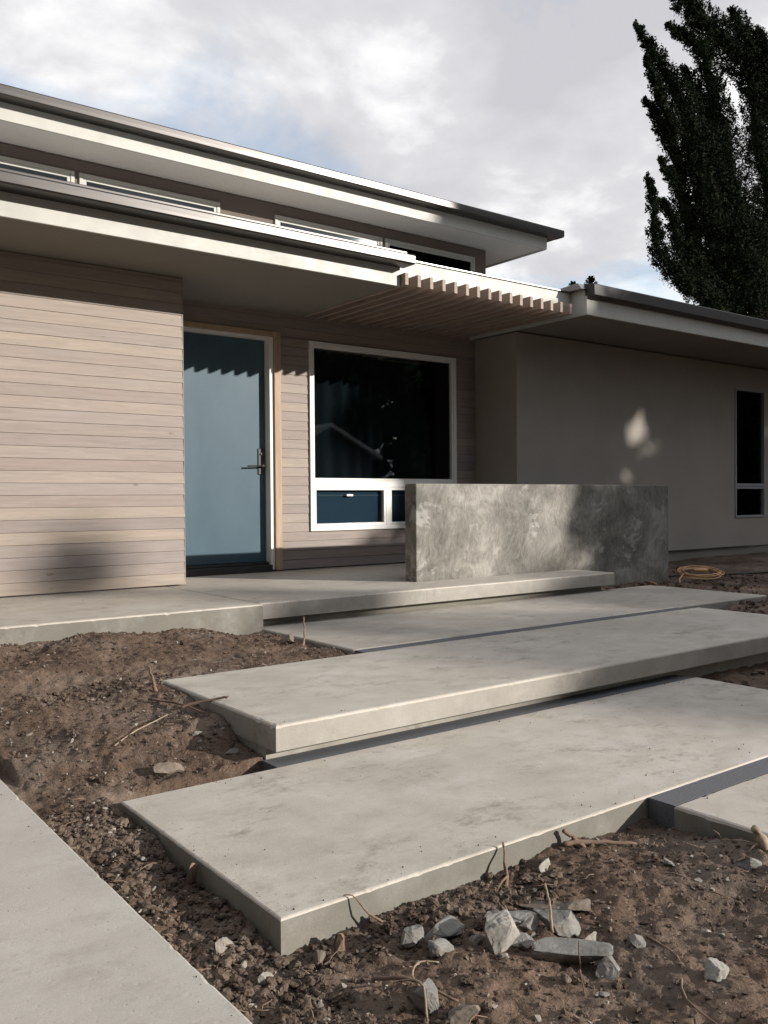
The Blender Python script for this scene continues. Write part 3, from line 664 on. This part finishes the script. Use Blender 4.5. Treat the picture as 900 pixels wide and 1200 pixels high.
for i, (x, y, b, r, lab) in enumerate(FT): bigtree(x, y, ZT(x, y, b), r, .1, lab, nleaf=15000, ls=.36, seed=10+i, nb=90)
bigtree(30.7, -30.5, ZT(30.7, -30.5, 2.0), .95, 8.5, 'slender sparse tree rising beside the gabled house', nleaf=420, ls=.24, seed=77, nb=18)
# unseen trees added left of and behind the camera to block sky light
for i, (x, y, h, r, lab) in enumerate(((-6.2, 3.0, 9.5, 3.2, 'added sky-blocking tree left of the path nearest the house'), (-6.8, -2.2, 11.0, 3.4, 'added sky-blocking tree left of the path, middle of three'),
      (-4.5, -7.5, 11.0, 3.4, 'added sky-blocking tree left of the path farthest from the house'), (2.5, -13.0, 13, 3.4, 'added sky-blocking tree straight behind the camera'), (-3.0, -13.5, 13, 3.4, 'added sky-blocking tree behind the camera to its left'), (7.4, -14.5, 12.0, 2.6, 'added sky-blocking tree behind the camera to its right'), (8.0, -21.0, 9.0, 3.0, 'added sky-blocking tree behind the camera across the street'))):
    bigtree(x, y, h, r, .4, lab, nleaf=11000, ls=.34, seed=40+i)
# gabled house across the street (mirrored in the big window)
nb_ = empty('gabled_house', (27, -26.5, -.5)); tag(nb_, 'small gabled house across the street, mirrored in the big window', 'house')
M_NB = paint('neighbour_wall_paint', (0.12, 0.12, 0.12), 0.8)
m = MB(); m.v = [(23.9, -24, -.5), (30.1, -24, -.5), (30.1, -24, 3.2), (27, -24, 4.75), (23.9, -24, 3.2), (23.9, -30, -.5), (30.1, -30, -.5), (30.1, -30, 3.2), (27, -30, 4.75), (23.9, -30, 3.2)]
m.f = [(0, 1, 2, 3, 4), (9, 8, 7, 6, 5), (1, 6, 7, 2), (5, 0, 4, 9), (0, 5, 6, 1), (2, 7, 8, 3), (4, 3, 8, 9)]; m.build('wall', M_NB, nb_)
for s_ in (-1, 1):
    m = MB(); e = 27+s_*3.5
    m.v = [(27, -23.6, 4.80), (e, -23.6, 3.05), (e, -30.3, 3.05), (27, -30.3, 4.80), (27, -23.6, 4.98), (e, -23.6, 3.23), (e, -30.3, 3.23), (27, -30.3, 4.98)]
    m.f = [(0, 1, 2, 3), (7, 6, 5, 4), (0, 4, 5, 1), (1, 5, 6, 2), (2, 6, 7, 3), (3, 7, 4, 0)]; m.build('roof', M_ROOF, nb_)
    m = MB(); m.v = [(27, -23.55, 4.78), (e, -23.55, 3.03), (e, -23.595, 3.03), (27, -23.595, 4.78), (27, -23.55, 5.02), (e, -23.55, 3.27), (e, -23.595, 3.27), (27, -23.595, 5.02)]
    m.f = [(0, 1, 2, 3), (7, 6, 5, 4), (0, 4, 5, 1), (1, 5, 6, 2), (2, 6, 7, 3), (3, 7, 4, 0)]; m.build('barge_board', M_WHITE, nb_)
MB().box(25.4, 27.2, -23.99, -23.95, .4, 1.8).build('window', M_WHITE, nb_)

# ------------------------------------------------------------------ loose soil, pebbles, rubble, roots, cord
def ico(sub):
    bm = bmesh.new(); bmesh.ops.create_icosphere(bm, subdivisions=sub, radius=1)
    v = np.array([x.co[:] for x in bm.verts]); f = np.array([[q.index for q in t.verts] for t in bm.faces]); bm.free(); return v, f
IV, IF = ico(2); IV1, IF1 = ico(1)
ALLFOOT = FOOT
def inside(x, y, pad=0.0):
    r = np.zeros(x.shape, bool)
    for x0, x1, y0, y1, _ in ALLFOOT: r |= (x > x0-pad) & (x < x1+pad) & (y > y0-pad) & (y < y1+pad)
    return r
def scatter(name, n, smin, smax, mat, label, regions, power=3.0, angular=False, low=False):
    V, Fs = (IV1, IF1) if low else (IV, IF)
    xs, ys = [], []
    for (x0, x1, y0, y1, wgt) in regions:
        k = int(n*wgt); xs.append(rng.uniform(x0, x1, k)); ys.append(rng.uniform(y0, y1, k))
    x, y = np.concatenate(xs), np.concatenate(ys); s = smin*(smax/smin)**(rng.random(len(x))**power)
    ok = ~inside(x, y, .004); x, y, s = x[ok], y[ok], s[ok]
    z = soil_h(x, y)
    k = len(x); vv = np.repeat(V[None], k, 0)
    for _ in range(3):                                          # lumpy: random low-frequency bulges
        d = rng.normal(size=(k, 1, 3)); d /= np.linalg.norm(d, axis=2, keepdims=True)
        vv = vv*(1+.22*np.sin((vv*d).sum(2, keepdims=True)*rng.uniform(2, 4.5, (k, 1, 1))+rng.uniform(0, 6, (k, 1, 1))))
    if angular:
        for _ in range(6):
            d = rng.normal(size=(k, 1, 3)); d /= np.linalg.norm(d, axis=2, keepdims=True)
            q = (vv*d).sum(2, keepdims=True)-rng.uniform(.35, .8, (k, 1, 1)); vv = vv-np.maximum(q, 0)*d
    else: vv = vv*(1+rng.normal(size=(k, len(V), 1))*.11)
    ang = rng.uniform(0, 6.28, k); ca, sa = np.cos(ang)[:, None], np.sin(ang)[:, None]
    vv = vv*rng.uniform(.6, 1.3, (k, 1, 3)); vv[..., 2] *= .75
    X = vv[..., 0]*ca-vv[..., 1]*sa; Y = vv[..., 0]*sa+vv[..., 1]*ca
    W3 = np.stack([X*s[:, None]+x[:, None], Y*s[:, None]+y[:, None], vv[..., 2]*s[:, None]+(z+s*.25)[:, None]], -1).reshape(-1, 3)
    FF = (Fs[None]+(np.arange(k)*len(V))[:, None, None]).reshape(-1, 3)
    o = raw_mesh(name, W3, FF, mat, smooth=False); tag(o, label, 'soil', kind='stuff'); return o
NEAR = [(.9, 1.24, 1.0, 3.4, .34), (1.1, 3.2, .8, 2.1, .36), (1.0, 2.0, 3.2, 4.6, .14), (.9, 3.3, 4.4, 5.9, .16)]
FAR = [(4.9, 6.5, 2.2, 3.7, .12), (6.8, 8.6, 4.0, 4.7, .25), (7.5, 10.5, 5.9, 7.7, .35), (8.2, 10, 4.5, 6.2, .28)]
scatter('soil_clods', 15000, .002, .011, M_CLOD, 'loose brown clods of dug soil over the yard', NEAR, 2.4, low=True)
scatter('churned_clods', 2000, .0035, .015, M_CLOD, 'heap of churned clods beside the lowest slab and path', [(.93, 1.21, 1.2, 3.2, .6), (1.15, 2.1, 1.88, 2.06, .25), (1.2, 2.0, 4.5, 4.75, .15)], 1.8)
def big_clods(regions, n):
    V, Fs = ico(3); vs_, fs_ = [], []; k = 0
    for _ in range(n):
        reg = rnd.choices(regions, [q[4] for q in regions])[0]; x, y = rnd.uniform(reg[0], reg[1]), rnd.uniform(reg[2], reg[3])
        if inside(np.array([x]), np.array([y]), .006)[0]: continue
        s_ = .006*(3.6**(rnd.random()**2)); o1, o2 = rnd.uniform(0, 90), rnd.uniform(0, 90)
        d = 1+.38*fbm(V[:, 0]*1.6+o1, V[:, 1]*1.6+V[:, 2]*1.3+o2, 4, .65)+.30*fbm(V[:, 2]*2.2+o2, V[:, 0]*1.7-V[:, 1]*1.9+o1, 3, .65)
        v = V*d[:, None]*s_*np.array([rnd.uniform(.8, 1.3), rnd.uniform(.8, 1.3), rnd.uniform(.6, .95)])
        vs_.append(v+np.array([x, y, float(soil_h(np.array([x]), np.array([y]))[0])+s_*.25])); fs_.append(Fs+k*len(V)); k += 1
    tag(raw_mesh('crumbly_clods', np.concatenate(vs_), np.concatenate(fs_), M_CLOD), 'larger crumbly lumps of dug soil beside the slabs', 'soil', kind='stuff')
big_clods([(.93, 1.20, 1.1, 3.3, .5), (1.15, 2.2, 1.80, 2.06, .22), (1.1, 1.9, 1.0, 1.7, .12), (1.2, 2.0, 3.3, 3.8, .06), (1.0, 3.2, 5.3, 5.8, .10)], 620)
scatter('far_clods', 1500, .008, .04, M_CLOD, 'loose dark soil clods beyond the slabs and wall', FAR, 2.0, low=True)
scatter('soil_pebbles', 2300, .002, .012, M_PEB, 'scattered pale pebbles and chips in the soil', NEAR, 2.4, True)
# crumbs of soil trodden and blown onto the slab edges
cr_v, cr_f = [], []; nv = 0
def crumbs(x0, x1, y0, y1, z, n, edge):
    global nv
    x = rng.uniform(x0+.01, x1-.01, n); y = rng.uniform(y0+.01, y1-.01, n)
    d = np.minimum(np.minimum(x-x0, x1-x) if 'x' in edge else 9, np.minimum(y-y0, y1-y) if 'y' in edge else 9)
    ok = rng.random(n) < .012+.35*np.exp(-d/.035); x, y = x[ok], y[ok]; k = len(x)
    s_ = .0010*(3.6**(rng.random(k)**2.5)); vv = IV1[None]*(1+rng.normal(size=(k, len(IV1), 1))*.2)*s_[:, None, None]
    cr_v.append((vv+np.stack([x, y, np.full(k, z)+s_*.6], -1)[:, None]).reshape(-1, 3)); cr_f.append((IF1[None]+(nv+np.arange(k)*len(IV1))[:, None, None]).reshape(-1, 3)); nv += k*len(IV1)
crumbs(1.2, 4.9, 2.068, 3.255, ZA, 5200, 'xy'); crumbs(1.9, 6.86, 3.30, 4.535, ZB, 2500, 'xy'); crumbs(3.26, 8.2, 4.66, 6.02, ZB, 1500, 'xy')
crumbs(.35, .912, 1.0, 3.9, ZA, 1500, 'x'); crumbs(1.0, 3.262, 5.84, 7.6, .001, 900, 'y'); crumbs(2.79, 4.0, 1.2, 1.945, ZA, 700, 'x')
tag(raw_mesh('slab_crumbs', np.concatenate(cr_v), np.concatenate(cr_f), M_CLOD), 'crumbs of dark soil strewn along the slab edges', 'soil', kind='stuff')
# fine root fibres and chips of bark lying everywhere
fib = MB()
for _ in range(330):
    reg = rnd.choice(NEAR); x, y = rnd.uniform(reg[0], reg[1]), rnd.uniform(reg[2], reg[3])
    if inside(np.array([x]), np.array([y]), .02)[0]: continue
    a = rnd.uniform(0, 6.28); L = rnd.uniform(.02, .09); pp = []
    z = float(soil_h(np.array([x]), np.array([y]))[0])
    for t in range(4):
        pp.append((x+math.cos(a)*L*t/3, y+math.sin(a)*L*t/3, z+.006+.010*math.sin(t*1.1)*rnd.random())); a += rnd.uniform(-.4, .4)
    r0 = rnd.uniform(.0008, .0022); fib.tube(pp, [r0, r0, r0*.8, r0*.4], 4)
tag(fib.build('root_fibres', M_STICK, smooth=True), 'fine dry root fibres strewn over the soil', 'roots', kind='stuff')

def gz(x, y): return float(soil_h(np.array([x], float), np.array([y], float))[0])
ICO4 = ico(4)
def rock(name, label, x, y, size, rot, mat, seed, cuts=13, lift=.15, group='broken concrete rubble', cat='rubble', tilt=(0, 0), dz=0):
    r = np.random.default_rng(seed); V, Fs = ICO4; v = V.copy()
    v = np.sign(v)*np.abs(v)**.8                              # squarish start, then broken faces
    for _ in range(cuts):
        d = r.normal(size=3); d /= np.linalg.norm(d); q = v@d-r.uniform(.30, .72); v = v-np.maximum(q, 0)[:, None]*d
    nrm = V
    for sc_, am in ((3.5, .03), (7.0, .03), (15.0, .022)):
        o1, o2 = r.uniform(0, 50, 2)
        v = v+nrm*(am*(pnoise(v[:, 0]*sc_+o1, v[:, 1]*sc_+v[:, 2]*sc_*.7+o2)+pnoise(v[:, 2]*sc_+o2, v[:, 0]*sc_*.6-v[:, 1]*sc_*.8+o1)))[:, None]
    v = v/np.abs(v).max(0)*np.array(size)/2
    R_ = np.array(Matrix.Rotation(rot, 3, 'Z') @ Matrix.Rotation(tilt[0], 3, 'X') @ Matrix.Rotation(tilt[1], 3, 'Y')); v = v@R_.T
    v[:, 2] -= v[:, 2].min(); h = v[:, 2].max()
    v = v+np.array([x, y, gz(x, y)-h*(1-lift)*.35+dz])
    o = raw_mesh(name, v, Fs, mat); return tag(o, label, cat, group)
RK = [
 ('grey concrete chunk leftmost in the row before the lowest slab', 1.485, 1.880, (.075, .06, .065), .4, M_RUB, 1),
 ('flat grey concrete slice lying above a smaller square chunk', 1.610, 1.850, (.135, .075, .05), -.55, M_RUB, 2),
 ('small squarish grey chunk tucked under the flat slice', 1.532, 1.785, (.075, .05, .045), -.4, M_RUB, 3),
 ('large pale upright concrete shard, brightest of the rubble', 1.672, 1.712, (.135, .065, .125), -.2, M_RUBL, 4),
 ('long block of broken concrete lying on the soil', 1.785, 1.600, (.235, .085, .075), -.72, M_RUB, 5),
 ('rounded grey lump to the right of the long broken block', 1.835, 1.480, (.07, .06, .055), .3, M_RUB, 6),
 ('pale rough chunk alone at the lower right on bare soil', 1.985, 1.262, (.075, .06, .065), .2, M_RUBL, 7),
 ('grey chunk behind the large pale upright shard', 1.775, 1.795, (.12, .09, .055), -.3, M_RUB, 8),
 ('bluish grey chunk leaning behind the long broken block', 1.895, 1.715, (.12, .07, .075), -.9, M_RUB, 9),
 ('flat tan stone at the back of the rubble pile', 1.965, 1.815, (.13, .09, .035), -.6, M_STONE, 10),
 ('tan chunk right of the flat tan stone at the back', 2.03, 1.755, (.09, .07, .035), -.3, M_STONE, 11),
 ('pointed grey stone at the bottom edge behind thin roots', 1.335, 1.625, (.08, .075, .095), .3, M_RUB, 12),
 ('brown stone at the bottom edge beside the pointed stone', 1.385, 1.535, (.075, .07, .055), .9, M_STONE, 13),
 ('small pale stone on the bare soil near the charcoal strip', 2.475, 1.752, (.055, .04, .035), .5, M_RUB, 14),
 ('small grey stone near the stump at the right edge', 2.64, 1.552, (.085, .05, .04), -.5, M_RUB, 15),
 ('whitish stone at the foot of the lowest slab corner', 1.10, 1.98, (.05, .035, .035), .2, M_RUBL, 16),
 ('tan stone leaning on the near corner of the lowest slab', 1.275, 1.985, (.075, .05, .055), .6, M_STONE, 17),
 ('pale stone half buried beside the lowest slab edge', 1.085, 2.16, (.065, .05, .05), .3, M_PEB, 18),
 ('small grey stone in the soil before the left porch slab', 1.93, 4.35, (.075, .06, .06), .8, M_RUB, 19),
 ('pale flat stone on the soil behind the lowest slab', 1.72, 3.72, (.06, .035, .025), -.4, M_PEB, 20),
 ('white pebble near the front corner of the floating slab', 1.80, 3.52, (.055, .035, .03), -.6, M_RUBL, 21),
 ('pale lump of soil beside the back edge of the lowest slab', 1.50, 3.50, (.12, .08, .05), .2, M_STONE, 22),
 ('small pale chip between the flat slice and the upright shard', 1.655, 1.79, (.05, .04, .035), .7, M_RUBL, 31),
 ('grey chip just above the left end of the long broken block', 1.745, 1.69, (.06, .05, .04), .2, M_RUB, 32),
 ('pale chip at the far right end of the long broken block', 1.90, 1.60, (.06, .04, .04), -.5, M_RUBL, 33),
 ('squat grey chunk crowning the middle of the rubble pile', 1.835, 1.77, (.10, .07, .06), -1.1, M_RUB, 34),
 ('small dark chip below the long broken block', 1.70, 1.50, (.04, .035, .03), .4, M_STONE, 35),
 ('grey chip on the bare soil right of the rounded lump', 1.99, 1.50, (.045, .04, .03), .9, M_RUB, 36),
 ('low stone at the foot of the slab front right of the bent root', 2.16, 2.0, (.08, .05, .045), .1, M_RUBL, 37),
 ('brown stone in the soil next to the slab below the porch', 3.15, 5.28, (.12, .09, .10), .4, M_STONE, 23)]
for lab, x, y, sz, ro, mt, sd in RK: rock('rubble_chunk' if mt in (M_RUB, M_RUBL) else 'stone', lab, x, y, tuple(q*1.18 for q in sz), ro, mt, sd, cat='rubble' if mt in (M_RUB, M_RUBL) else 'stone', group='broken concrete rubble' if mt in (M_RUB, M_RUBL) else 'loose stones')

def stick(name, label, pts, r0, r1, mat=M_STICK, seg=7, side=(), cat='stick'):
    pts = [Vector(p) for p in pts]; n = 10; P_ = []
    for i in range(n+1):                                        # smooth the polyline and roughen it a little
        t = i/n*(len(pts)-1); k = min(int(t), len(pts)-2); u = t-k
        a, b, c, d = pts[max(k-1, 0)], pts[k], pts[k+1], pts[min(k+2, len(pts)-1)]
        q = .5*((2*b)+(c-a)*u+(2*a-5*b+4*c-d)*u*u+(3*b-a-3*c+d)*u**3)
        P_.append(q+Vector((rnd.gauss(0, 1), rnd.gauss(0, 1), rnd.gauss(0, 1)))*r0*.22)
    m = MB().tube(P_, [(r0*(1-i/n)+r1*i/n)*rnd.uniform(.85, 1.15) for i in range(n+1)], seg)
    for a, b, r in side: m.tube([Vector(a), (Vector(a)+Vector(b))/2+Vector((0, 0, .008)), Vector(b)], [r, r*.8, r*.4], 5)
    o = m.build(name, mat, smooth=True); return tag(o, label, cat, 'roots and sticks')
G = lambda x, y, dz=0.0: (x, y, gz(x, y)+dz)
stick('dry_root', 'thick brown root lying near the front of the lowest slab', [G(2.29, 2.035, .02), G(2.41, 1.99, .015), G(2.55, 1.93, .010)], .010, .005)
stick('dry_root', 'short stub of root sticking up beside the thick brown root', [G(2.36, 2.00, -.01), G(2.33, 2.03, .035), G(2.30, 2.045, .055)], .009, .007)
stick('dry_root', 'bent root leaning on the front face of the lowest slab', [G(1.985, 2.00, -.01), G(2.0, 2.02, .04), G(2.02, 2.045, .075), G(2.02, 2.052, .10)], .007, .003, side=[(G(1.99, 2.0, .03), G(1.9, 1.96, .02), .004)])
stick('dry_root', 'thin dark root curling over the near edge of the lowest slab', [G(1.50, 2.01, .01), G(1.46, 2.03, .055), G(1.43, 2.055, .10), G(1.41, 2.075, .105)], .0032, .0015)
stick('pale_root', 'pale peeled root propped upright in the rubble pile', [G(1.815, 1.655, .03), G(1.845, 1.69, .085), G(1.875, 1.735, .125)], .0045, .0035, M_STRAW)
stick('twig', 'thin upright twig standing in the soil below the rubble', [G(1.70, 1.44, -.01), G(1.715, 1.47, .05), G(1.715, 1.475, .12)], .0022, .0014)
stick('pale_root', 'thin pale root looped over the soil above the pointed stone', [G(1.36, 1.66, .01), G(1.39, 1.74, .018), G(1.44, 1.77, .018), G(1.48, 1.74, .01)], .0035, .002, M_STRAW)
stick('pale_root', 'thin pale root hanging over the pointed stone at the bottom edge', [G(1.29, 1.56, .02), G(1.31, 1.60, .075), G(1.335, 1.70, .04), G(1.33, 1.74, .02)], .003, .002, M_STRAW)
stick('dry_root', 'dark root running down beside the pointed stone', [G(1.31, 1.80, .012), G(1.36, 1.70, .03), G(1.40, 1.58, .02)], .006, .003)
stick('pale_root', 'long thin straw coloured root on the soil behind the lowest slab', [G(1.37, 3.78, .012), G(1.52, 3.90, .012), G(1.72, 4.02, .008)], .004, .0025, M_STRAW)
M_BARKC = rockm('bark_chip', (0.16, 0.105, 0.072), (0.27, 0.19, 0.135))
rock('bark_piece', 'upright brown bark piece wedged beside the lowest slab', 1.165, 2.58, (.05, .028, .11), .5, M_BARKC, 51, cat='bark', group='bark pieces', tilt=(.2, .25))
rock('bark_piece', 'short brown bark piece at the foot of the slab corner', 1.345, 2.0, (.035, .028, .075), .2, M_BARKC, 52, cat='bark', group='bark pieces', tilt=(.1, .3))
stick('dry_root', 'twisted root poking out under the back corner of the floating slab', [G(1.80, 4.36, 0), G(1.80, 4.40, .06), G(1.79, 4.43, .12)], .012, .004)
stick('dry_root', 'dark root end resting on the floating slab left edge', [G(1.78, 4.02, .03), G(1.86, 3.96, .05), (1.93, 3.90, ZB+.012), (1.96, 3.86, ZB+.02)], .008, .005)
stick('dry_root', 'root lying along the left foot of the floating slab', [G(1.72, 4.25, .01), G(1.80, 4.05, .02), G(1.84, 3.86, .01)], .007, .004)
stick('dry_root', 'forked twig lying across the slab below the porch', [G(3.16, 5.12, -.01), G(3.24, 5.22, .07), (3.33, 5.38, ZB+.13)], .010, .004)
stick('dry_root', 'long thin root trailing over the soil at the lower right', [G(2.05, 1.52, .006), G(2.0, 1.38, .008), G(1.86, 1.27, .006), G(1.80, 1.12, .006)], .0035, .002)
stick('stump_root', 'broken pale stump with splintered end beside the right slab', [G(2.755, 1.545, -.03), G(2.75, 1.575, .03), G(2.735, 1.60, .075)], .020, .014, M_STRAW, 9,
      side=[(G(2.745, 1.57, .02), G(2.66, 1.68, .045), .003), (G(2.67, 1.67, .04), G(2.655, 1.70, .075), .002), (G(2.74, 1.58, .03), G(2.69, 1.60, .0), .003)], cat='stump')
# coiled extension cord and black hose on the soil by the wall end
cx, cy = 9.15, 6.02; cz = gz(cx, cy)+.03; pp = []
vx = Vector((.80, -.60, 0)); vy = Vector((.60, .80, .24)).normalized()
for k in range(6*28):
    a = k/28*2*math.pi; lp = k/28; rx = .235+.03*math.sin(lp*2.3+1)+.012*math.sin(a*2+lp); ry = .17+.02*math.sin(lp*1.7)
    q = Vector((cx, cy, cz+.06)) + vx*(math.cos(a)*rx+.012*math.sin(lp*3)) + vy*(math.sin(a)*ry) + Vector((0, 0, .008*lp))
    pp.append(q)
lead = [Vector((8.58, 5.90, gz(8.58, 5.90)+.02)), Vector((8.72, 6.0, gz(8.72, 6.0)+.05)), Vector((8.86, 6.05, gz(8.86, 6.05)+.10))]
mb = MB().tube(pp, .0065, 6)
mb.tube(lead+[pp[14]], .008, 6)
tail = [Vector((8.33, 6.03, gz(8.33, 6.03)+.01)), Vector((8.48, 6.22, gz(8.48, 6.22)+.03)), Vector((8.68, 6.42, gz(8.68, 6.42)+.03)), Vector((8.86, 6.52, gz(8.86, 6.52)+.02))]
mb.tube(tail, .008, 6)
cord = mb.build('extension_cord', M_CORD, smooth=True); tag(cord, 'coiled orange extension cord on the soil past the concrete wall', 'cord')
MB().tube([Vector((cx-.07, cy+.04, cz+.115)), Vector((cx+.07, cy-.05, cz+.11))], [.022, .020], 8).build('plug', M_CORD, cord, smooth=True)
hp = [Vector((8.9+.35*i, 6.75-.10*i+.12*math.sin(i*.9), 0)) for i in range(14)]
for q in hp: q.z = gz(q.x, q.y)+.022
tag(MB().tube(hp, .014, 7).build('garden_hose', M_HOSE, smooth=True), 'black hose lying on dark soil behind the coiled cord', 'hose')
